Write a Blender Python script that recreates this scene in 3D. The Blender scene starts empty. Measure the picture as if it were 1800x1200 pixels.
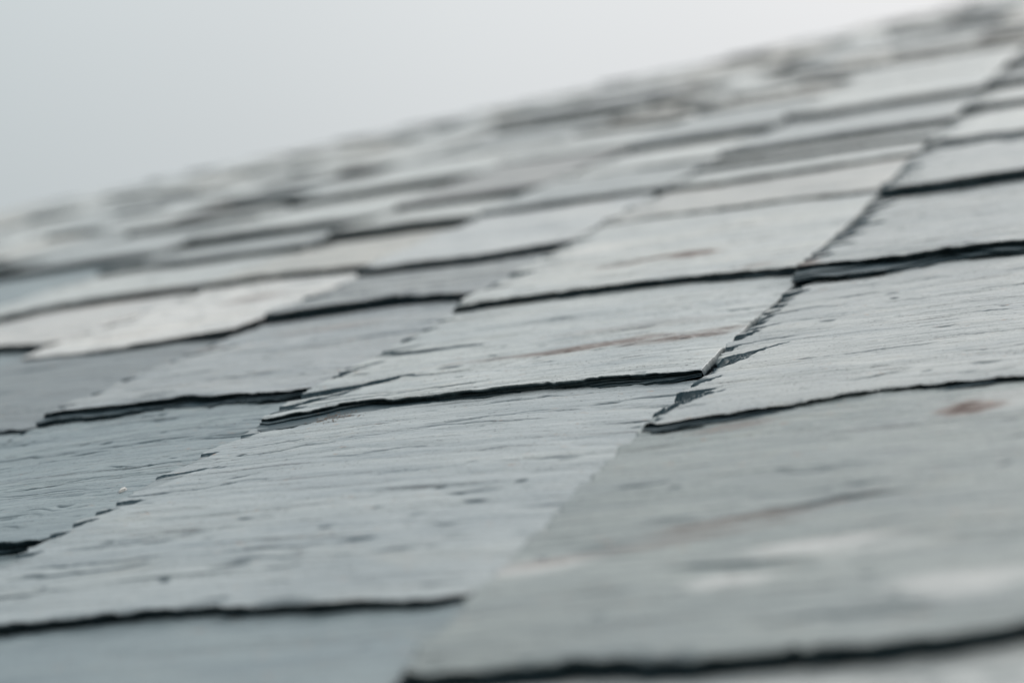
import bpy, math, random
import numpy as np
from mathutils import Matrix, Vector

# ------------------------------------------------------------------ camera, light, exposure
sc = bpy.context.scene
col = sc.collection
UNIT = 0.15                       # camera height over the slates (m); the roof is laid out in this unit
PITCH = math.radians(30)
F_PX, W_PX = 4158.0, 1800.0
# camera axes seen from the roof: x right, y down, z forward, each given along (course, up-slope, normal)
CX = np.array([0.94686759, -0.13071718, -0.29386183])
CU = np.array([0.26844982, -0.18199988, 0.94594436])
CN = np.array([-0.177134, -0.97457122, -0.13723878])
ROOF = (Matrix.Translation((0, 0, 4.0)) @ Matrix.Rotation(PITCH, 4, 'X'))
cam_d = bpy.data.cameras.new('camera')
cam = bpy.data.objects.new('camera', cam_d)
col.objects.link(cam)
loc = Matrix.Identity(4)
for i, v in enumerate(((CX[0], CU[0], CN[0]), (-CX[1], -CU[1], -CN[1]), (-CX[2], -CU[2], -CN[2]))):
    for r in range(3):
        loc[r][i] = v[r]
loc[2][3] = UNIT
cam.matrix_world = ROOF @ loc
cam_d.sensor_width = 36
cam_d.lens = F_PX / W_PX * 36
cam_d.clip_start = 0.01
cam_d.clip_end = 3000
cam_d.dof.use_dof = True
cam_d.dof.focus_distance = 6.25 * UNIT
cam_d.dof.aperture_fstop = 7.3
cam_d.dof.aperture_blades = 8
sc.camera = cam

SUN_EL, SUN_AZ = math.radians(52), math.radians(25)      # ahead of the camera, above the roof, behind cloud
world = bpy.data.worlds.new('World')
sc.world = world
world.use_nodes = True
nt = world.node_tree
nt.nodes.clear()


def N(tree, t, **kw):
    n = tree.nodes.new(t)
    for k, v in kw.items():
        setattr(n, k, v)
    return n


def mathn(tree, op, a, b=None, clamp=False):
    n = N(tree, 'ShaderNodeMath', operation=op)
    n.use_clamp = clamp
    for i, v in enumerate((a, b)):
        if v is None:
            continue
        if isinstance(v, (int, float)):
            n.inputs[i].default_value = v
        else:
            tree.links.new(v, n.inputs[i])
    return n.outputs[0]


def mixc(tree, fac, a, b, mode='MIX'):
    n = N(tree, 'ShaderNodeMix', data_type='RGBA', blend_type=mode)
    n.clamp_factor = True
    for i, v in ((0, fac), (6, a), (7, b)):
        if isinstance(v, (int, float)):
            n.inputs[i].default_value = v
        elif isinstance(v, tuple):
            n.inputs[i].default_value = (*v, 1.0)
        else:
            tree.links.new(v, n.inputs[i])
    return n.outputs[2]


L = nt.links.new
geo = N(nt, 'ShaderNodeTexCoord')
sep = N(nt, 'ShaderNodeSeparateXYZ')
L(geo.outputs['Generated'], sep.inputs[0])
sky = N(nt, 'ShaderNodeTexSky', sky_type='NISHITA', sun_disc=False, sun_elevation=SUN_EL, sun_rotation=SUN_AZ)
# overcast cloud: brighter overhead and towards the hidden sun, greener-grey away from it
el = mathn(nt, 'MAXIMUM', sep.outputs[2], 0.0)
up = mathn(nt, 'ADD', mathn(nt, 'MULTIPLY', el, 1.75), 0.36)
side = mathn(nt, 'ADD', mathn(nt, 'MULTIPLY', sep.outputs[0], 1.7), 1.12, clamp=True)
soft = N(nt, 'ShaderNodeTexNoise')
soft.inputs['Scale'].default_value = 3.0
soft.inputs['Detail'].default_value = 2.0
L(geo.outputs['Generated'], soft.inputs['Vector'])
cl = mixc(nt, side, (0.42, 0.485, 0.500), (0.76, 0.755, 0.755))
v = mathn(nt, 'MULTIPLY', up, mathn(nt, 'ADD', mathn(nt, 'MULTIPLY', soft.outputs[0], 0.12), 0.94))
ground_fade = mathn(nt, 'ADD', mathn(nt, 'MULTIPLY', sep.outputs[2], 8.0), 0.9, clamp=True)
vm = N(nt, 'ShaderNodeVectorMath', operation='SCALE')
L(cl, vm.inputs[0])
L(mathn(nt, 'MULTIPLY', v, ground_fade), vm.inputs['Scale'])
sk = N(nt, 'ShaderNodeVectorMath', operation='SCALE')
L(sky.outputs[0], sk.inputs[0])
sk.inputs['Scale'].default_value = 0.06
allsky = mixc(nt, 0.94, sk.outputs[0], vm.outputs[0])
bg = N(nt, 'ShaderNodeBackground')
L(allsky, bg.inputs[0])
bg.inputs[1].default_value = 1.0
wo = N(nt, 'ShaderNodeOutputWorld')
L(bg.outputs[0], wo.inputs[0])

sun_d = bpy.data.lights.new('sun', 'SUN')
sun_d.energy = 1.2
sun_d.angle = math.radians(25)
sun_d.color = (1.0, 0.97, 0.93)
sun = bpy.data.objects.new('sun', sun_d)
col.objects.link(sun)
sd = Vector((math.sin(SUN_AZ) * math.cos(SUN_EL), math.cos(SUN_AZ) * math.cos(SUN_EL), math.sin(SUN_EL)))
sun.rotation_euler = sd.to_track_quat('Z', 'Y').to_euler()
sun.location = sd * 20

sc.cycles.use_denoising = True
sc.view_settings.view_transform = 'Standard'
sc.view_settings.look = 'None'
sc.view_settings.exposure = 0.0
sc.view_settings.gamma = 1.0
sc.view_settings.use_curve_mapping = False

# ------------------------------------------------------------------ noise
_tab = np.random.RandomState(7).rand(512, 512)


def vnoise(x, y, s=0):
    x = x + s * 17.31
    y = y + s * 9.77
    xi = np.floor(x).astype(int)
    yi = np.floor(y).astype(int)
    fx = x - xi
    fy = y - yi
    fx = fx * fx * fx * (fx * (fx * 6 - 15) + 10)
    fy = fy * fy * fy * (fy * (fy * 6 - 15) + 10)
    a = _tab[xi % 512, yi % 512]
    b = _tab[(xi + 1) % 512, yi % 512]
    c = _tab[xi % 512, (yi + 1) % 512]
    d = _tab[(xi + 1) % 512, (yi + 1) % 512]
    return (a * (1 - fx) + b * fx) * (1 - fy) + (c * (1 - fx) + d * fx) * fy


def fbm(x, y, s=0, o=4, g=0.5):
    t, a, n = 0, 1.0, 0
    for k in range(o):
        t = t + a * vnoise(x * 2 ** k, y * 2 ** k, s + k * 3)
        n += a
        a *= g
    return t / n


def back(px, py):
    """photo pixel -> point of the roof plane; used only to note where a stain lies"""
    d = np.array([px - 900.0, py - 600.0, F_PX])
    t = 1.0 / -(d @ CN)
    p = d * t
    return p @ CX, p @ CU


# ------------------------------------------------------------------ materials
def slate_material():
    m = bpy.data.materials.new('weathered_slate')
    m.use_nodes = True
    t = m.node_tree
    t.nodes.clear()
    L = t.links.new
    out = N(t, 'ShaderNodeOutputMaterial')
    b = N(t, 'ShaderNodeBsdfPrincipled')
    L(b.outputs[0], out.inputs[0])
    tc = N(t, 'ShaderNodeTexCoord')
    oi = N(t, 'ShaderNodeObjectInfo')
    off = N(t, 'ShaderNodeVectorMath', operation='ADD')
    rnd = N(t, 'ShaderNodeVectorMath', operation='SCALE')
    rnd.inputs[0].default_value = (3.1, 7.7, 0)
    L(oi.outputs['Random'], rnd.inputs['Scale'])
    vr = N(t, 'ShaderNodeVectorRotate', rotation_type='Z_AXIS')
    L(tc.outputs['Object'], vr.inputs['Vector'])
    L(mathn(t, 'MULTIPLY', mathn(t, 'SUBTRACT', oi.outputs['Random'], 0.5), 0.16), vr.inputs['Angle'])
    L(vr.outputs[0], off.inputs[0])
    L(rnd.outputs[0], off.inputs[1])

    def noise(sx, sy, sz, det=4, rough=0.55, dist=0.0, scale=1.0):
        mp = N(t, 'ShaderNodeMapping')
        mp.inputs['Scale'].default_value = (sx, sy, sz)
        L(off.outputs[0], mp.inputs[0])
        n = N(t, 'ShaderNodeTexNoise')
        n.inputs['Scale'].default_value = scale
        n.inputs['Detail'].default_value = det
        n.inputs['Roughness'].default_value = rough
        n.inputs['Distortion'].default_value = dist
        L(mp.outputs[0], n.inputs['Vector'])
        return n.outputs[0]

    def ramp(v, lo, hi, a=0.0, bb=1.0):
        n = N(t, 'ShaderNodeMapRange')
        n.clamp = True
        L(v, n.inputs[0])
        n.inputs[1].default_value = lo
        n.inputs[2].default_value = hi
        n.inputs[3].default_value = a
        n.inputs[4].default_value = bb
        return n.outputs[0]

    streak = noise(14, 120, 60, 6, 0.62, 0.5)
    fine = noise(60, 520, 300, 4, 0.6, 0.2)
    cloud = noise(9, 22, 20, 4, 0.6, 0.8)
    speck = noise(700, 900, 900, 2, 0.5)
    crack = noise(10, 190, 100, 5, 0.7, 0.9)
    warm = noise(16, 40, 30, 5, 0.65, 0.6)
    a_stain = N(t, 'ShaderNodeAttribute', attribute_name='stain').outputs['Fac']
    a_pale = N(t, 'ShaderNodeAttribute', attribute_name='pale').outputs['Fac']
    a_fresh_shade = N(t, 'ShaderNodeAttribute', attribute_name='fresh_shade').outputs['Fac']

    base = oi.outputs['Color']
    c = mixc(t, ramp(streak, 0.32, 0.68), mixc(t, 1.0, base, (0.66, 0.72, 0.75), 'MULTIPLY'), mixc(t, 1.0, base, (1.28, 1.26, 1.24), 'MULTIPLY'))
    c = mixc(t, ramp(cloud, 0.40, 0.66, 0, 0.55), c, mixc(t, 1.0, base, (1.42, 1.36, 1.28), 'MULTIPLY'))
    c = mixc(t, ramp(fine, 0.35, 0.66, 0.35, 0), c, mixc(t, 1.0, base, (0.55, 0.6, 0.64), 'MULTIPLY'))
    # thin dark lines along the fine clefts
    cr = ramp(crack, 0.40, 0.355, 0, 1)
    c = mixc(t, mathn(t, 'MULTIPLY', cr, 0.6), c, (0.035, 0.045, 0.05))
    # faint warm patina, rusty specks
    wf = ramp(warm, 0.57, 0.74, 0, 0.28)
    c = mixc(t, wf, c, mixc(t, 1.0, base, (1.42, 1.24, 1.04), 'MULTIPLY'))
    c = mixc(t, a_pale, c, (0.66, 0.66, 0.645))
    # rust stains broken up by grain
    sgr = noise(170, 420, 300, 5, 0.7)
    sm = mathn(t, 'MULTIPLY', a_stain, ramp(sgr, 0.38, 0.48), clamp=True)
    c = mixc(t, mathn(t, 'MULTIPLY', a_stain, 0.62), c, (0.19, 0.105, 0.065))
    c = mixc(t, sm, c, (0.060, 0.030, 0.020))
    c = mixc(t, ramp(speck, 0.62, 0.68, 0, 0.6), c, (0.03, 0.035, 0.04))
    rs_ = noise(150, 330, 300, 3, 0.6)
    c = mixc(t, mathn(t, 'MULTIPLY', ramp(rs_, 0.66, 0.72, 0, 0.75), ramp(warm, 0.42, 0.55)), c, (0.30, 0.155, 0.075))
    fr = mixc(t, streak, (0.016, 0.036, 0.047), (0.048, 0.082, 0.100))  # unweathered broken stone, its colour also carrying the teal shadow tone of the edges
    c = mixc(t, a_fresh_shade, c, fr)
    L(c, b.inputs['Base Color'])
    L(mathn(t, 'ADD', ramp(streak, 0.3, 0.7, 0.36, 0.52), mathn(t, 'MULTIPLY', a_fresh_shade, 0.15)), b.inputs['Roughness'])
    b.inputs['IOR'].default_value = 1.5
    spl = mathn(t, 'SUBTRACT', mathn(t, 'SUBTRACT', 0.5, mathn(t, 'MULTIPLY', a_fresh_shade, 0.42)), mathn(t, 'MULTIPLY', sm, 0.38), clamp=True)
    L(spl, b.inputs['Specular IOR Level'])
    h = mathn(t, 'ADD', mathn(t, 'MULTIPLY', streak, 1.0), mathn(t, 'MULTIPLY', fine, 0.35))
    h = mathn(t, 'SUBTRACT', h, mathn(t, 'MULTIPLY', cr, 0.5))
    bp = N(t, 'ShaderNodeBump')
    bp.inputs['Strength'].default_value = 0.55
    bp.inputs['Distance'].default_value = 0.0012
    L(h, bp.inputs['Height'])
    bp2 = N(t, 'ShaderNodeBump')
    bp2.inputs['Strength'].default_value = 0.35
    bp2.inputs['Distance'].default_value = 0.0004
    L(noise(500, 1100, 900, 3, 0.6), bp2.inputs['Height'])
    L(bp.outputs[0], bp2.inputs['Normal'])
    L(bp2.outputs[0], b.inputs['Normal'])
    return m


def plain_material(name, c, rough=0.9, sc_=40.0):
    m = bpy.data.materials.new(name)
    m.use_nodes = True
    t = m.node_tree
    b = t.nodes['Principled BSDF']
    tc = N(t, 'ShaderNodeTexCoord')
    n = N(t, 'ShaderNodeTexNoise')
    n.inputs['Scale'].default_value = sc_
    n.inputs['Detail'].default_value = 6
    t.links.new(tc.outputs['Object'], n.inputs['Vector'])
    o = mixc(t, n.outputs[0], tuple(x * 0.6 for x in c), tuple(x * 1.35 for x in c))
    t.links.new(o, b.inputs['Base Color'])
    b.inputs['Roughness'].default_value = rough
    return m


M_SLATE = slate_material()
M_DECK = plain_material('tarred_boards', (0.03, 0.028, 0.026))
M_GROUND = plain_material('meadow_grass', (0.045, 0.055, 0.03), 1.0, 3.0)
M_GRIT = plain_material('brown_grit', (0.16, 0.10, 0.065), 0.9, 900.0)
M_FLAKE = plain_material('pale_flake', (0.60, 0.60, 0.57), 0.7, 300.0)

# ------------------------------------------------------------------ roof root, deck, ground
roof = bpy.data.objects.new('slate_roof', None)
col.objects.link(roof)
roof.matrix_world = ROOF
roof.empty_display_size = 0.3
roof['label'] = 'grey slate roof of overlapping weathered slates climbing to a slanting edge against pale sky'
roof['category'] = 'roof'
roof['kind'] = 'thing'

HIP = [(-14.0, 12.5), (-12.6, 16.2), (-10.7, 19.6), (-9.5, 21.2), (-8.5, 22.8), (-6.9, 25.1), (-5.3, 27.4), (-4.1, 29.8), (-3.0, 32.7), (-1.0, 37.5), (2.0, 44.0), (6.0, 52.0)]
HX = np.array([p[0] for p in HIP])
HY = np.array([p[1] for p in HIP])


def hip_x(y):
    return np.interp(y, HY, HX, left=-14.0)


def hip_y(x):
    return np.interp(x, HX, HY)


def mesh_object(name, verts, faces, mat, parent=None, smooth=None):
    me = bpy.data.meshes.new(name)
    me.from_pydata(verts, [], faces)
    me.materials.append(mat)
    me.update()
    o = bpy.data.objects.new(name, me)
    col.objects.link(o)
    if parent:
        o.parent = parent
    return o


poly = [(-14, -2), (6, -2), (6, 52)] + [(x + 0.25, y - 0.2) for x, y in HIP[::-1][1:]]
n = len(poly)
dv = [(x * UNIT, y * UNIT, -0.28 * UNIT) for x, y in poly] + [(x * UNIT, y * UNIT, -0.42 * UNIT) for x, y in poly]
df = [tuple(range(n)), tuple(range(2 * n - 1, n - 1, -1))] + [(i, n + i, n + (i + 1) % n, (i + 1) % n) for i in range(n)]
deck = mesh_object('roof_deck', dv, df, M_DECK, roof)

g = 1500.0
gr = mesh_object('ground', [(-g, -g, 0), (g, -g, 0), (g, g, 0), (-g, g, 0)], [(0, 1, 2, 3)], M_GROUND)
gr['kind'] = 'structure'


# ------------------------------------------------------------------ one slate
def make_slate(xl, xr, butt, ynext, tn, th, lvl, seed, tint, lift=0.006, ragged=1.0, chips=None, ledge=None,
               zoff=0.0, marks=(), rough=1.0, rdrop=0.011, label=None, head_to=None, chippy=1.0, bevel=0.0):
    """a slate lying between x = xl..xr with its butt along the polyline `butt`; the next slate of the
    column begins at ynext and is tn thick.  Everything in roof units."""
    rs = np.random.RandomState(seed)
    nx, ny = {2: (300, 360), 1: (120, 110), 0: (30, 24)}[lvl]
    bx = np.array([p[0] for p in butt])
    by = np.array([p[1] for p in butt])
    by_m = by.mean()
    head = max(ynext + 0.30, head_to or 0)
    u = np.linspace(0, 1, nx)
    # a denser set of rows by the butt
    v = np.linspace(0, 1, ny) ** 1.15
    Uu, Vv = np.meshgrid(u, v)                              # rows = v
    s = seed * 1.37
    gap = 0.010
    x0 = xl + gap
    x1 = xr - gap
    ys_line = by_m + (head - by_m) * v
    # ragged sides
    lrag = (fbm(ys_line * 5, ys_line * 0 + s, seed, 3) - 0.5) * 0.05 + (fbm(ys_line * 26, ys_line * 0 + s, seed + 1, 3) - 0.5) * 0.022
    rrag = (fbm(ys_line * 4, ys_line * 0 + s + 9, seed + 2, 3) - 0.5) * 0.035
    XLv = x0 + lrag * ragged
    XRv = x1 + rrag * ragged * 0.7
    X = XLv[:, None] + (XRv - XLv)[:, None] * Uu
    # butt line: traced shape plus fine raggedness
    brag = (fbm(X[0] * 4, X[0] * 0 + s, seed + 5, 3) - 0.5) * 0.10 + (fbm(X[0] * 26, X[0] * 0 + s, seed + 6, 4) - 0.5) * 0.05
    if len(butt) > 2:
        brag *= 0.6
    yb = np.interp(X[0], bx, by) + brag * rough
    # corners slightly broken
    yb = yb + 0.05 * np.exp(-(u / 0.02) ** 2) * rs.rand() + 0.05 * np.exp(-((1 - u) / 0.02) ** 2) * rs.rand()
    Y = yb[None, :] + (head - yb)[None, :] * Vv
    # cut by the hip
    if X.min() < hip_x(Y.max()) + 0.4:
        hx = hip_x(Y) + (rs.rand() - 0.5) * 0.12
        X = np.maximum(X, np.minimum(hx, X.max() - 0.0005))
    # top surface
    tn = tn * 1.35
    t = np.clip((Y - by_m) / max(ynext - by_m, 0.1), -0.1, 1.6)
    Z = -tn * t
    Z = Z - 0.05 * np.clip(Y - ynext - 0.05, 0, 1)          # tucked under the next one
    Z = Z + lift * (1 - Uu) ** 1.5 - rdrop * Uu ** 3
    Z = Z + (fbm(X * 1.3, Y * 1.1, seed + 8, 3) - 0.5) * 0.016 * rough
    damp = np.ones_like(Z)
    # cleft terraces: long low steps that run along the courses
    sk_ = rs.randn() * 0.05
    q = fbm(X * 0.38 + 3, (Y + sk_ * X) * 2.4, seed + 11, 5, 0.5)
    for k, (nq, st) in enumerate(((6, 0.0040), (17, 0.0026), (43, 0.0014))):
        w = q + 0.010 * fbm(X * 14, Y * 22, seed + 13 + k, 3)
        ff = w * nq
        fr = ff - np.floor(ff)
        Z = Z + (np.floor(ff) + np.clip((fr - 0.93) / 0.07, 0, 1) - ff) * st * rough
    # fine cleavage grain
    Z = Z + (fbm(X * 5, Y * 38, seed + 17, 3) - 0.5) * 0.0034 * rough
    fresh_shade = np.zeros_like(Z)  # mask: bare stone with painted-in shade on butts, sides, scarps and splits
    # chipped left side: each chip opens up-slope and ends in a small scarp that faces down the roof
    D = X - XLv[:, None]
    if chips is None:
        chips = []
        y = by_m + rs.rand() * 0.2
        while y < ynext + 0.2:
            ln = 0.05 + rs.rand() ** 2 * 0.28
            chips.append((y, ln, (0.02 + rs.rand() ** 2 * 0.12) * chippy, (0.006 + rs.rand() * 0.012) * chippy))
            y += ln * (0.7 + rs.rand() * 1.2)
    if bevel:
        bw = 0.004 + bevel * np.clip(fbm(Y * 6, Y * 0 + 2, seed + 95, 4) * 5 - 2.1, 0, 1.4)
        m = D < bw
        Z = np.where(m, Z - 0.010 * (1 - D / bw), Z)
        fresh_shade = np.where(m, np.maximum(fresh_shade, np.clip((bw - D) / 0.010, 0, 1) * np.clip(fbm(X * 20, Y * 16, seed + 96, 3) * 2.4 - 0.55, 0, 1)), fresh_shade)
    for ch in chips:
        yc, ln, wd, dp = ch[:4]
        sl = ch[4] if len(ch) > 4 else (rs.rand() - 0.15) * 0.9
        yy = yc + sl * D + (fbm(X * 9, X * 0 + yc, seed + int(yc * 100) % 50, 3) - 0.5) * 0.07
        a = np.clip((Y - (yy - ln)) / ln, 0, 1)
        inside = (Y < yy) & (Y > yy - ln)
        lip = (Y >= yy) & (Y < yy + 0.010) & (D < wd * (0.75 + 0.5 * fbm(Y * 12, Y * 0, seed + 2, 2)))
        fresh_shade = np.where(lip, 1.0, fresh_shade)
        wv = wd * a ** 0.5 * (0.75 + 0.5 * fbm(Y * 12, Y * 0, seed + 2, 2))
        m = inside & (D < wv)
        cut = dp * np.clip((wv - D) / (wd * 0.35), 0.25, 1) * np.clip(a * 1.8, 0.1, 1)
        Z = np.where(m, Z - cut, Z)
        scarp = np.clip(1 - (yy - Y) / 0.022, 0.30, 1)
        fresh_shade = np.where(m, np.maximum(fresh_shade, scarp * np.clip((wv - D) / 0.015, 0, 1)), fresh_shade)
    # short splits and scabs that follow the cleavage
    if lvl >= 1:
        for _ in range(rs.randint(45, 100) if lvl == 2 else 20):
            cx = xl + rs.rand() * (xr - xl)
            cy = by_m + 0.03 + rs.rand() * (head - by_m)
            rl = 0.015 + rs.rand() ** 3 * 0.22
            rw = 0.006 + rs.rand() ** 2 * 0.012
            an = rs.randn() * 0.10 + 0.05
            dx, dy = X - cx, Y - cy - (fbm(X * 9, X * 0 + cy, seed, 3) - 0.5) * 0.07
            dy = dy - an * dx
            f = np.clip(1.2 - np.sqrt((dx / rl) ** 2 + (dy / rw) ** 2), 0, 1)
            Z = Z - f * 0.0035
            fresh_shade = np.maximum(fresh_shade, np.clip(f * 1.8, 0, 1) * (0.45 + 0.55 * rs.rand()))
    Z = Z + zoff
    # marks: ('stain'|'pale'|'dent', px centre, half sizes, ...)
    stain = np.zeros_like(Z)
    pale = np.zeros_like(Z)
    for mk in marks:
        kind, cx, cy, rx, ry, ang, amt = mk
        c_, s_ = math.cos(ang), math.sin(ang)
        dx, dy = X - cx, Y - cy
        e = np.sqrt(((dx * c_ + dy * s_) / rx) ** 2 + ((-dx * s_ + dy * c_) / ry) ** 2)
        e = e + (fbm(X * 7 + 3, Y * 9, seed + 21, 4) - 0.5) * 1.0
        f = np.clip((1.25 - e) / 0.7, 0, 1) * amt
        if kind == 'stain':
            stain = np.maximum(stain, f)
        elif kind == 'pale':
            pale = np.maximum(pale, f)
        elif kind == 'dent':
            Z = Z - f * 0.012
            fresh_shade = np.maximum(fresh_shade, f * 0.8)
    # edge flaking of the butt: little scallops just behind the edge
    db = Y - yb[None, :]
    sc_w = np.clip(fbm(X * 11, X * 0 + s, seed + 31, 4) - 0.52, 0, 1) * 0.55 * rough
    sc_w = sc_w * 0.35
    m = db < sc_w
    Z = np.where(m, Z - 0.004 * np.clip((sc_w - db) / 0.03, 0, 1), Z)
    fresh_shade = np.where(m, np.maximum(fresh_shade, 0.55 * np.clip((sc_w - db) / 0.03, 0, 1)), fresh_shade)

    # front face: upper layer, ledge of the lower layer, foot
    if isinstance(th, (int, float)):
        thx = np.full(nx, float(th))
    else:
        thx = np.interp(X[0], [p[0] for p in th], [p[1] for p in th])
    thx = thx * 1.35 + 0.006
    if ledge is None:
        led = np.clip(fbm(X[0] * 3, X[0] * 0 + s, seed + 41, 3) - 0.5, 0, 1) * 0.10 + (fbm(X[0] * 16, X[0] * 0, seed + 43, 3)) * 0.018
        frac = 0.45 + 0.3 * (fbm(X[0] * 2.5, X[0] * 0 + s, seed + 44, 2) - 0.5)
    else:
        led = np.interp(X[0], [p[0] for p in ledge], [p[1] for p in ledge]) + fbm(X[0] * 14, X[0] * 0, seed + 43, 4) * 0.02
        frac = np.interp(X[0], [p[0] for p in ledge], [p[2] for p in ledge])
    zt = Z[0]
    kk = np.ones(25) / 25
    zs = np.convolve(np.pad(zt, 12, mode='edge'), kk, mode='valid') if nx > 60 else zt
    rows = []                                                # (dy, dz, fresh)
    under = lambda k: (fbm(X[0] * 22, X[0] * 0 + k * 3.3, seed + 50 + k, 3) - 0.5) * 0.016
    NL = 5 if lvl == 2 else 3
    prev = 0.010 + under(2) * 0.8
    rows.append((0.002 + under(1) * 0.3, thx / (NL + 1) * 0.8, 1.0))
    for k in range(1, NL + 1):
        zk = thx * np.clip(k / (NL + 1) + (fbm(X[0] * 5, X[0] * 0 + k * 2.1, seed + 70 + k, 3) - 0.5) * 0.28, 0.05, 0.97)
        w_k = np.clip((k / (NL + 1) - frac) * 6 + 0.5, 0, 1)
        cur = 0.014 - led * w_k * (0.75 + 0.5 * fbm(X[0] * 7, X[0] * 0 + k, seed + 80 + k, 3)) + under(k + 3) * 1.6
        rows.append((prev, zk - 0.0008, 1.0))
        rows.append((cur, zk, 0.70 + 0.3 * fbm(X[0] * 9, X[0] * 0 + k, seed + 90, 3)))
        prev = cur + 0.003
    rows.append((prev + under(7) * 0.8, thx, 1.0))
    rows.append((prev + 0.05, thx + 0.012, 1.0))
    V = [np.stack([X, Y, Z], -1).reshape(-1, 3)]
    A = [np.stack([stain, pale, fresh_shade], -1).reshape(-1, 3)]
    top_n = nx * ny
    for k, (dy, dz, fz) in enumerate(rows):
        V.append(np.stack([X[0], yb + dy, (zt if k < 1 else zs) - dz], -1))
        A.append(np.stack([np.zeros(nx), np.zeros(nx), np.broadcast_to(fz, (nx,))], -1))
    F = []
    idx = np.arange(top_n).reshape(ny, nx)
    F.append(np.stack([idx[:-1, :-1], idx[:-1, 1:], idx[1:, 1:], idx[1:, :-1]], -1).reshape(-1, 4))
    prev = idx[0]
    for k in range(len(rows)):
        cur = top_n + k * nx + np.arange(nx)
        F.append(np.stack([cur[:-1], cur[1:], prev[1:], prev[:-1]], -1))
        prev = cur
    bot_front = prev
    base_n = top_n + len(rows) * nx
    # sides: two rows each, slightly bevelled
    thl = thx.mean()

    def side(ix, sgn, start):
        nonlocal base_n
        c = np.stack([X[:, ix], Y[:, ix], Z[:, ix]], -1)
        k1 = c + np.array([sgn * 0.004, 0, 0])
        k1[:, 2] -= thl * (0.45 + 0.1 * (fbm(c[:, 1] * 12, c[:, 1] * 0, seed + 61, 3) - 0.5))
        k1[:, 0] += sgn * (fbm(c[:, 1] * 12, c[:, 1] * 0, seed + 62, 2) - 0.5) * 0.006
        k2 = c + np.array([-sgn * 0.006, 0, -thl])
        V.append(k1)
        V.append(k2)
        A.append(np.tile([0, 0, 0.95], (ny, 1)))
        A.append(np.tile([0, 0, 1.0], (ny, 1)))
        i0 = idx[:, ix]
        i1 = base_n + np.arange(ny)
        i2 = base_n + ny + np.arange(ny)
        base_n += 2 * ny
        for a_, b_ in ((i0, i1), (i1, i2)):
            q_ = np.stack([a_[:-1], a_[1:], b_[1:], b_[:-1]], -1)
            if sgn > 0:
                q_ = q_[:, ::-1]
            F.append(q_)
        return i2
    lb = side(0, -1, 0)
    rb = side(nx - 1, 1, 0)
    # head and underside
    hd = np.stack([X[-1], Y[-1], Z[-1] - thl], -1)
    V.append(hd)
    A.append(np.tile([0, 0, 1.0], (nx, 1)))
    hi = base_n + np.arange(nx)
    F.append(np.stack([idx[-1][:-1], idx[-1][1:], hi[1:], hi[:-1]], -1))
    F.append(np.stack([bot_front[1:], bot_front[:-1], hi[:-1], hi[1:]], -1))
    V = np.concatenate(V)
    A = np.concatenate(A)
    F = np.concatenate(F)
    org = np.array([xl, by_m, 0.0])
    co = ((V - org) * UNIT).astype(np.float32)
    me = bpy.data.meshes.new('slate')
    me.vertices.add(len(co))
    me.vertices.foreach_set('co', co.ravel())
    nf = len(F)
    me.loops.add(nf * 4)
    me.loops.foreach_set('vertex_index', F.astype(np.int32).ravel())
    me.polygons.add(nf)
    me.polygons.foreach_set('loop_start', np.arange(0, nf * 4, 4, dtype=np.int32))
    sm = np.zeros(nf, dtype=bool)
    sm[:(nx - 1) * (ny - 1)] = True
    me.polygons.foreach_set('use_smooth', sm)
    for k, nm in enumerate(('stain', 'pale', 'fresh_shade')):
        at = me.attributes.new(nm, 'FLOAT', 'POINT')
        at.data.foreach_set('value', A[:, k].astype(np.float32))
    me.materials.append(M_SLATE)
    me.update(calc_edges=True)
    me.validate()
    o = bpy.data.objects.new('slate', me)
    o.color = (*tint, 1)
    o.parent = roof
    o.location = tuple(org * UNIT)
    if label:
        o['label'] = label
    col.objects.link(o)
    return o


# ------------------------------------------------------------------ the columns of slates
GREY = (0.33, 0.36, 0.365)
BLUE = (0.185, 0.235, 0.255)
WARM = (0.41, 0.41, 0.385)
LIGHT = (0.45, 0.475, 0.47)
DARK = (0.25, 0.29, 0.30)


def st(px, py, rx, ry, ang=0.0, amt=1.0, kind='stain'):
    x, y = back(px, py)
    return (kind, x, y, rx, ry, ang, amt)


def S(butt, th, **kw):
    return dict(butt=butt, th=th, **kw)


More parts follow.
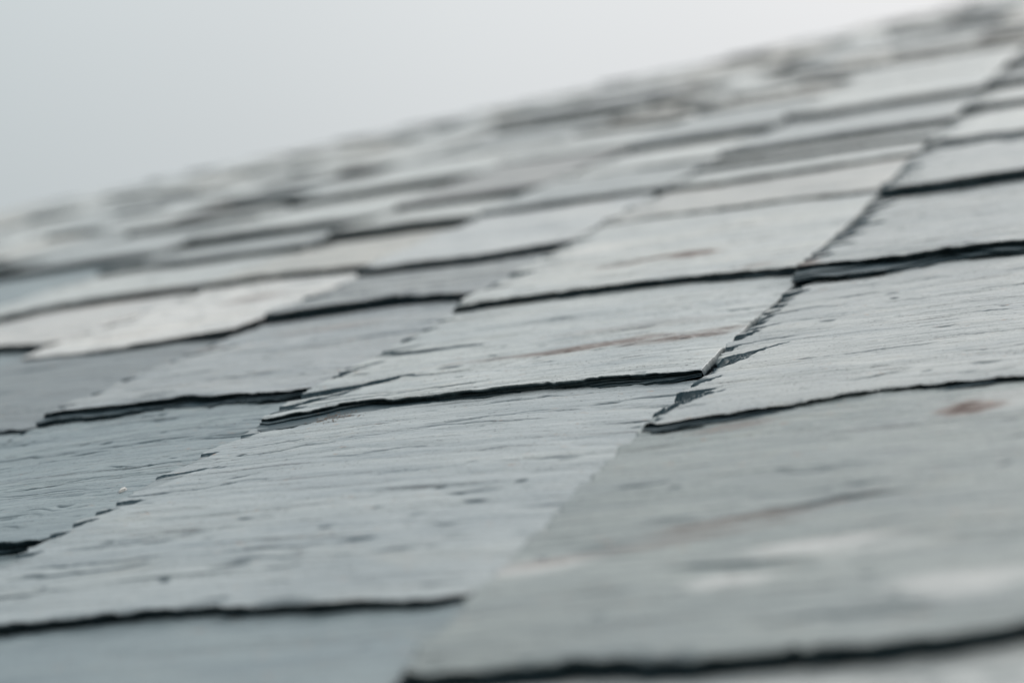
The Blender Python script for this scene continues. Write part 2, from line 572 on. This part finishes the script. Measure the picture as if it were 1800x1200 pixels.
COLS = [
    # (xl, xr, [traced slates from the eave upwards], first butt, seed)
    (-1.37, -0.03, [
        S([(-1.35, 1.45), (0, 1.42)], 0.03, lvl=1, tint=LIGHT),
        S([(-1.35, 3.42), (-0.79, 3.39), (-0.57, 3.37), (-0.36, 3.41), (0, 3.40)], [(-1.4, 0.020), (-1.0, 0.026), (-0.3, 0.030)], lvl=2, tint=(0.215, 0.25, 0.25), lift=0.005, chips=[], label='large dull grey slate with a reddish brown spot and whitish streaks',
          marks=[st(1700, 707, 0.075, 0.075, 0.5, 1.0), st(1700, 700, 0.05, 0.05, 0.5, 1.0), st(1760, 690, 0.14, 0.14, 0.5, .28, 'pale'), st(1330, 895, 0.25, 0.03, 0.35, .45), st(1150, 945, 0.3, 0.03, 0.3, .35),
                 st(1290, 740, 0.09, 0.05, 0.2, .35), st(950, 985, .12, .05, .1, .5, 'pale'), st(1700, 1010, .12, .09, .1, .45, 'pale'), st(1550, 950, .1, .04, .1, .25, 'pale'), st(1440, 945, 0.14, 0.05, 0.2, .5, 'pale'), st(1300, 1010, 0.12, 0.05, 0.1, .5, 'pale')]),
        S([(-1.35, 5.22), (-1.30, 5.21), (-1.06, 5.29), (-0.81, 5.36), (-0.48, 5.31), (0, 5.3)], [(-1.37, .007), (-1.1, .008), (-0.9, .015), (-0.75, .015), (-0.6, .004), (-0.3, .003)], lvl=2, tint=GREY, lift=0.006, rdrop=0.030, bevel=0.045,
          ledge=[(-1.37, .03, .4), (-1.1, .03, .5), (-1.0, .06, .5), (-0.7, .07, .55), (-0.5, .0, .5)],
          chips=[(5.40, .12, .08, .016, 1.2), (5.50, .08, .13, .014, .8), (5.64, .14, .11, .018, .3), (5.80, .10, .07, .012, .4), (6.04, .14, .12, .016, 1.5), (6.10, .05, .19, .010, .9),
                 (6.30, .10, .06, .012, .8), (6.50, .12, .07, .018, 1.2), (6.58, .06, .10, .016, .8), (6.72, .10, .05, .016, .6), (6.81, .07, .07, .018, 1.0), (6.92, .06, .05, .014, .6),
                 (7.05, .10, .06, .020, .5), (7.14, .06, .05, .012, .7), (7.28, .10, .09, .018, .4), (7.40, .07, .06, .016, .6), (7.52, .10, .10, .020, .5)]),
        S([(-1.40, 7.63), (-1.36, 7.62), (-1.15, 7.57), (-1.02, 7.57), (-0.87, 7.63), (-0.62, 7.56), (0, 7.55)], [(-1.4, .014), (-1.15, .024), (-0.9, .026), (-0.4, .032)], lvl=2, tint=GREY, lift=0.014, bevel=0.055,
          ledge=[(-1.4, .13, .45), (-1.2, .15, .5), (-1.0, .10, .62), (-0.85, .04, .7), (-0.7, .05, .4), (-0.4, .04, .5)],
          chips=[(7.78, .12, .09, .022, .8), (7.92, .10, .07, .02, .6), (8.08, .14, .13, .022, .5), (8.22, .08, .08, .02, .7), (8.42, .14, .12, .020, .6), (8.56, .08, .07, .02, .4), (8.78, .13, .15, .022, .4), (8.95, .10, .06, .018, .6), (9.15, .14, .10, .02, .5), (9.42, .2, .13, .022, .6), (9.62, .1, .08, .02, .5)],
          marks=[st(1480, 385, .03, .05), st(1400, 470, .08, .15, 0, .6)]),
        S([(-1.44, 9.83), (-1.30, 9.70), (-1.22, 9.69), (-1.01, 9.68), (-0.76, 9.71), (0, 9.7)], 0.034, lvl=1, tint=GREY, lift=0.016, chippy=1.9, bevel=0.07),
        S([(-1.45, 11.43), (-1.34, 11.49), (-1.08, 11.55), (0, 11.5)], 0.016, lvl=1, tint=LIGHT, lift=0.014, chippy=1.9, bevel=0.07, ledge=[(-1.5, .3, .5), (0, .25, .5)]),
        S([(-1.36, 13.55), (0, 13.5)], 0.030, lvl=1, tint=LIGHT, lift=0.014, chippy=2.2, bevel=0.09),
        S([(-1.43, 15.34), (0, 15.38)], 0.045, lvl=1, tint=GREY, lift=0.014, chippy=2.2, bevel=0.09),
        S([(-1.40, 17.33), (0, 17.5)], 0.05, lvl=0, tint=GREY, lift=0.01),
    ]),
    (-2.68, -1.37, [
        S([(-2.7, 2.05), (-1.37, 2.0)], 0.03, lvl=1, tint=BLUE),
        S([(-2.7, 4.06), (-2.39, 4.03), (-2.20, 4.02), (-1.96, 4.03), (-1.70, 3.97), (-1.46, 3.96), (-1.37, 3.97)], [(-2.7, .026), (-2.0, .023), (-1.6, .018), (-1.45, .007), (-1.37, .014)], lvl=2, tint=(0.295, 0.335, 0.35), lift=0.012, rdrop=0.020,
          chips=[(4.62, .14, .06, .006), (4.78, .10, .05, .008), (4.92, .05, .06, .012), (5.03, .06, .05, .008), (5.12, .08, .08, .008), (5.42, .16, .12, .004), (5.66, .12, .05, .006), (5.9, .12, .06, .005)]),
        S([(-2.70, 6.02), (-2.66, 6.04), (-2.45, 6.16), (-2.16, 6.14), (-1.92, 6.12), (-1.67, 6.09), (-1.33, 6.02)], [(-2.7, .014), (-2.5, .022), (-2.2, .026), (-1.8, .028), (-1.55, .022), (-1.35, .006)], lvl=2, tint=(0.38, 0.415, 0.42), lift=0.006, rdrop=0.018,
          ledge=[(-2.7, .04, .35), (-2.6, .12, .35), (-2.4, .14, .4), (-2.28, .06, .45), (-2.15, .03, .5), (-1.37, .015, .5)],
          chips=[(6.14, .05, .12, .006, .3), (6.22, .08, .22, .010, .9), (6.44, .14, .30, .020, .42), (6.70, .06, .05, .010, .8), (6.78, .05, .09, .014, .3), (6.87, .05, .11, .008, .5), (7.10, .10, .40, .007, -.18),
                 (7.16, .05, .16, .006, .2), (7.36, .08, .05, .010, 1.), (7.58, .06, .06, .012, .3), (7.76, .06, .06, .010, .3)],
          marks=[st(1050, 597, .36, .06, .12, .75), st(1190, 582, .14, .07, .1, .7), st(900, 618, .2, .04, .1, .35), st(1120, 560, .3, .1, 0, .12)]),
        S([(-2.71, 7.96), (-2.52, 7.98), (-2.29, 7.97), (-1.98, 7.97), (-1.51, 7.89), (-1.37, 7.85)], [(-2.71, .014), (-2.5, .026), (-2.0, .022), (-1.9, .026), (-1.4, .018)], lvl=2, tint=LIGHT, lift=0.004, rdrop=0.012,
          marks=[st(1138, 454, .17, .05, .35, 1.0), st(1215, 443, .10, .07, .2, 1.0), st(1330, 458, .06, .08, 0, .3), st(1060, 430, .15, .2, 0, .35, 'pale')]),
        S([(-2.6, 10.15), (-2.49, 10.20), (-2.00, 10.07), (-1.70, 10.06), (-1.45, 9.96)], [(-2.7, .004), (-2.5, .02), (-2.3, .014), (-2.1, .006), (-1.37, .010)], lvl=1, tint=(0.40, 0.41, 0.40), lift=0.002),
        S([(-2.60, 11.39), (-2.30, 11.31), (-1.37, 11.5)], 0.017, lvl=1, tint=LIGHT, lift=0.004),
        S([(-2.61, 12.28), (-2.24, 12.22), (-1.37, 12.33)], 0.020, lvl=1, tint=LIGHT, lift=0.004),
        S([(-2.60, 13.12), (-1.86, 13.22), (-1.37, 13.25)], 0.032, lvl=1, tint=GREY, lift=0.004),
        S([(-2.68, 15.5), (-2.37, 15.20), (-1.37, 15.4)], 0.036, lvl=1, tint=LIGHT, lift=0.004),
        S([(-2.68, 17.6), (-1.37, 17.6)], 0.006, lvl=0, tint=LIGHT, lift=0.004),
        S([(-2.92, 20.1), (-1.37, 19.9)], 0.020, lvl=0, tint=WARM, lift=0.004),
    ]),
    (-3.69, -2.68, [
        S([(-3.7, 2.9), (-2.7, 2.9)], 0.03, lvl=1, tint=BLUE),
        S([(-3.7, 4.87), (-2.84, 4.85), (-2.68, 4.84)], [(-3.7, .035), (-2.84, .030), (-2.71, .008)], lvl=2, tint=BLUE, lift=0.0, rdrop=0.014),
        S([(-3.81, 6.66), (-3.62, 6.71), (-3.17, 6.70), (-2.70, 6.57)], [(-3.7, .022), (-3.2, .026), (-2.9, .015), (-2.7, .010)], lvl=2, tint=(0.29, 0.32, 0.335), lift=0.004,
          ledge=[(-3.7, .07, .4), (-3.4, .05, .35), (-3.1, .06, .6), (-2.9, .03, .5), (-2.7, .01, .5)],
          chips=[(6.85, .12, .08, .008), (7.05, .1, .05, .006), (7.35, .08, .07, .012), (7.75, .12, .04, .006), (7.86, .06, .2, .006), (8.1, .1, .05, .005)],
          marks=[st(345, 600, .10, .05, 0, .8), st(560, 560, .25, .06, 0, .35), st(460, 590, .2, .06, 0, .35, 'pale')]),
        S([(-3.75, 8.38), (-3.71, 8.62), (-3.10, 8.61), (-2.67, 8.37)], [(-3.7, .036), (-3.0, .036), (-2.67, .022)], lvl=2, tint=(0.27, 0.295, 0.305), lift=0.004,
          marks=[st(560, 545, .35, .05, 0, .35)]),
        S([(-3.63, 9.75), (-3.04, 9.61), (-2.68, 9.76)], 0.026, lvl=1, tint=(0.44, 0.465, 0.47), lift=0.002),
        S([(-3.69, 11.66), (-2.63, 11.62)], 0.016, lvl=1, tint=GREY, lift=0.002),
        S([(-3.69, 13.1), (-2.68, 13.0)], 0.010, lvl=1, tint=LIGHT, lift=0.002),
        S([(-3.69, 15.05), (-3.26, 14.95), (-2.68, 15.06)], 0.042, lvl=1, tint=GREY, lift=0.004),
        S([(-3.69, 17.4), (-2.68, 17.4)], 0.016, lvl=0, tint=WARM, lift=0.004),
    ]),
    (-4.62, -3.69, [
        S([(-4.6, 4.3), (-3.7, 4.3)], 0.03, lvl=1, tint=BLUE),
        S([(-4.6, 6.72), (-3.7, 6.69)], 0.022, lvl=1, tint=(0.15, 0.18, 0.195), rdrop=0.04),
        S([(-4.62, 8.54), (-4.56, 8.25), (-4.41, 8.20), (-4.13, 8.16), (-3.73, 8.34)], 0.005, lvl=2, tint=(0.60, 0.60, 0.585), lift=0.006, label='pale, nearly white slate with faint rusty streaks',
          marks=[st(330, 540, .5, .5, 0, .35, 'pale'), st(440, 515, .12, .08, .2, .6), st(225, 590, .15, .05, 0, .3)]),
        S([(-4.57, 10.18), (-3.69, 10.0)], 0.024, lvl=1, tint=WARM, marks=[st(560, 480, .2, .2, 0, .7)]),
        S([(-4.64, 11.89), (-4.09, 11.82), (-3.79, 11.75), (-3.55, 11.60)], 0.044, lvl=1, tint=LIGHT, lift=0.006),
        S([(-4.42, 12.96), (-3.73, 13.12)], 0.034, lvl=1, tint=(0.27, 0.28, 0.28), lift=0.004),
        S([(-4.62, 15.2), (-3.7, 15.2)], 0.010, lvl=1, tint=LIGHT),
        S([(-4.62, 17.3), (-3.7, 17.3)], 0.030, lvl=0, tint=WARM),
    ]),
    (-5.98, -4.62, [
        S([(-6, 6.9), (-4.6, 6.95)], 0.03, lvl=1, tint=BLUE),
        S([(-6, 8.95), (-4.99, 8.87), (-4.72, 8.74)], 0.024, lvl=1, tint=(0.50, 0.50, 0.49), lift=0.002),
        S([(-6, 10.0), (-5.63, 10.07), (-5.4, 10.3), (-4.62, 10.3)], [(-6, .034), (-5.6, .034), (-5.4, .012), (-4.62, .022)], lvl=1, tint=LIGHT, lift=0.002, marks=[st(270, 508, .3, .12, 0, .6)]),
        S([(-6.06, 11.88), (-5.31, 11.59), (-4.6, 11.5)], 0.026, lvl=1, tint=GREY, lift=0.0),
        S([(-5.97, 13.03), (-5.25, 12.88), (-4.58, 12.77)], 0.042, lvl=1, tint=LIGHT, lift=0.004),
        S([(-5.98, 14.75), (-4.62, 14.95)], 0.040, lvl=1, tint=LIGHT, lift=0.0),
        S([(-5.98, 17.1), (-4.62, 17.0)], 0.012, lvl=0, tint=GREY, lift=0.0),
        S([(-5.98, 19.8), (-4.62, 19.6)], 0.040, lvl=0, tint=LIGHT, lift=0.0),
        S([(-5.98, 21.3), (-4.62, 21.4)], 0.045, lvl=0, tint=GREY, lift=0.0),
    ]),
    (-7.0, -5.98, [
        S([(-7, 8.6), (-6, 8.6)], 0.03, lvl=0, tint=BLUE),
        S([(-7, 10.6), (-6, 10.6)], 0.03, lvl=0, tint=BLUE),
        S([(-7, 12.5), (-6, 12.6)], 0.03, lvl=0, tint=GREY),
        S([(-7, 14.4), (-6, 14.3)], 0.026, lvl=0, tint=LIGHT),
        S([(-6.97, 16.12), (-6.36, 15.72), (-5.98, 15.5)], 0.055, lvl=0, tint=GREY),
    ]),
]
# more columns: xl, xr, first butt
EXTRA = [(-8.05, -7.0, 9.3), (-9.1, -8.05, 10.4), (-10.2, -9.1, 11.7), (-11.3, -10.2, 12.9), (-12.6, -11.3, 13.6),
         (-0.03, 1.2, 0.9), (1.2, 2.3, 1.6), (2.3, 3.6, 1.0)]
for xl, xr, y0 in EXTRA:
    COLS.append((xl, xr, [S([(xl, y0), (xr, y0)], 0.03, lvl=0, tint=GREY)]))



def near_view(a, b, ya, yb):
    """is the patch within the picture, or close enough to come into it a step to the side?"""
    pts = []
    for x in (a, b):
        for y in (ya, yb):
            q = np.array([x * CX[0] + y * CU[0] - CN[0], x * CX[1] + y * CU[1] - CN[1], x * CX[2] + y * CU[2] - CN[2]])
            if q[2] < 0.3:
                return False
            pts.append((900 + F_PX * q[0] / q[2], 600 + F_PX * q[1] / q[2]))
    px = [p[0] for p in pts]
    py = [p[1] for p in pts]
    return max(px) > -260 and min(px) < 2060 and max(py) > -120 and min(py) < 1400


rng = random.Random(11)
count = 0
for ci, (xl, xr, sl) in enumerate(COLS):
    traced = list(sl)
    ytop = float(hip_y(xr)) + 0.2
    y0 = np.mean([p[1] for p in traced[-1]['butt']])
    mid = xl + (xr - xl) * rng.uniform(0.42, 0.58)
    halves = []
    for a, b in ((xl, mid), (mid, xr)):
        y, part = y0, []
        yt = float(hip_y(b)) + 0.1
        while True:
            y += rng.uniform(1.1, 1.75)
            if y > yt - 0.15:
                break
            w = rng.uniform(-0.08, 0.08)
            tint = rng.choice((GREY, LIGHT, LIGHT, LIGHT, WARM, GREY))
            part.append(S([(a, y - w), (b, y + w)], rng.choice((0.003, 0.005, 0.008, 0.020, 0.036)), lvl=0, tint=tint, lift=rng.uniform(-.003, .008)))
        halves.append((a, b, part))
    mean_y = lambda d: float(np.mean([p[1] for p in d['butt']]))
    mean_t = lambda d: d['th'] if isinstance(d['th'], (int, float)) else float(np.mean([p[1] for p in d['th']]))
    starts = [mean_y(p[0]) for a, b, p in halves if p]
    sid = 100 + ci * 60
    for a, b, lst, final in ((xl, xr, traced, False),) + tuple((a, b, p, True) for a, b, p in halves):
        for k, d in enumerate(lst):
            d = dict(d)
            if k + 1 < len(lst):
                ynext, tn = mean_y(lst[k + 1]), mean_t(lst[k + 1])
            elif final or not starts:
                ynext, tn = float(hip_y(b)) + 0.1, 0.02
            else:
                ynext, tn = min(starts), 0.03
                d['head_to'] = max(max(starts) + 0.3, hip_y(xl) if len(starts) < 2 else 0)
            sid += 1
            if hip_x(mean_y(d)) > b - 0.05:
                continue
            if d['lvl'] == 0 and not near_view(a, b, mean_y(d) - 0.2, ynext + 0.2):
                continue
            make_slate(a, b, d.pop('butt'), ynext, tn, d.pop('th'), d.pop('lvl'), sid, d.pop('tint'), **d)
            count += 1
print('slates', count)


# ------------------------------------------------------------------ loose grit and flake
dg = bpy.context.evaluated_depsgraph_get()
dg.update()
up_n = ROOF.to_3x3() @ Vector((0, 0, 1))


def on_roof(x, y):
    p = ROOF @ Vector((x * UNIT, y * UNIT, 0.05))
    hit, loc_, nor, *_ = sc.ray_cast(dg, p, -up_n)
    return loc_ if hit else p - up_n * 0.05


def pebbles(name, spots, mat, size, rs):
    vs, fs = [], []
    for x, y in spots:
        c = on_roof(x, y)
        k = len(vs)
        a = size * (0.5 + rs.random())
        rot = Matrix.Rotation(rs.random() * 6.28, 3, 'Z')
        for q in ((1, 0, 0), (0.2, 0.9, 0.1), (-0.8, 0.3, 0), (-0.4, -0.8, 0.1), (0.1, 0, 0.55)):
            vs.append(c + (ROOF.to_3x3() @ (rot @ Vector(q))) * a)
        fs += [(k, k + 1, k + 4), (k + 1, k + 2, k + 4), (k + 2, k + 3, k + 4), (k + 3, k, k + 4), (k + 3, k + 2, k + 1, k)]
    return mesh_object(name, vs, fs, mat)


rs = random.Random(5)
gx, gy = back(588, 721)
grit = pebbles('grit', [(gx + rs.gauss(0, 0.035), gy + rs.gauss(0, 0.03)) for _ in range(150)], M_GRIT, 0.0004, rs)
grit['kind'] = 'stuff'
grit['label'] = 'brown grit caught on the chipped corner of a slate'


def flake(px, py, sx, sy, label):
    x, y = back(px, py)
    c = on_roof(x, y)
    vs = []
    for z, k in ((-0.0002, 1.0), (0.0007, 0.8)):
        for i in range(7):
            a = i / 7 * 6.283
            q = 0.75 + 0.5 * rs.random()
            vs.append(ROOF.to_3x3() @ Vector((math.cos(a) * sx * k * q, math.sin(a) * sy * k * q, z + 0.0003 * rs.random())))
    fs = [tuple(range(6, -1, -1)), tuple(range(7, 14))] + [(i, (i + 1) % 7, 7 + (i + 1) % 7, 7 + i) for i in range(7)]
    o = mesh_object('stone_flake', vs, fs, M_FLAKE)
    o.location = c
    o['label'] = label
    o['category'] = 'flake'


flake(213, 846, 0.0011, 0.0028, 'tiny pale stone flake lying beside the ragged joint of the lower slates')
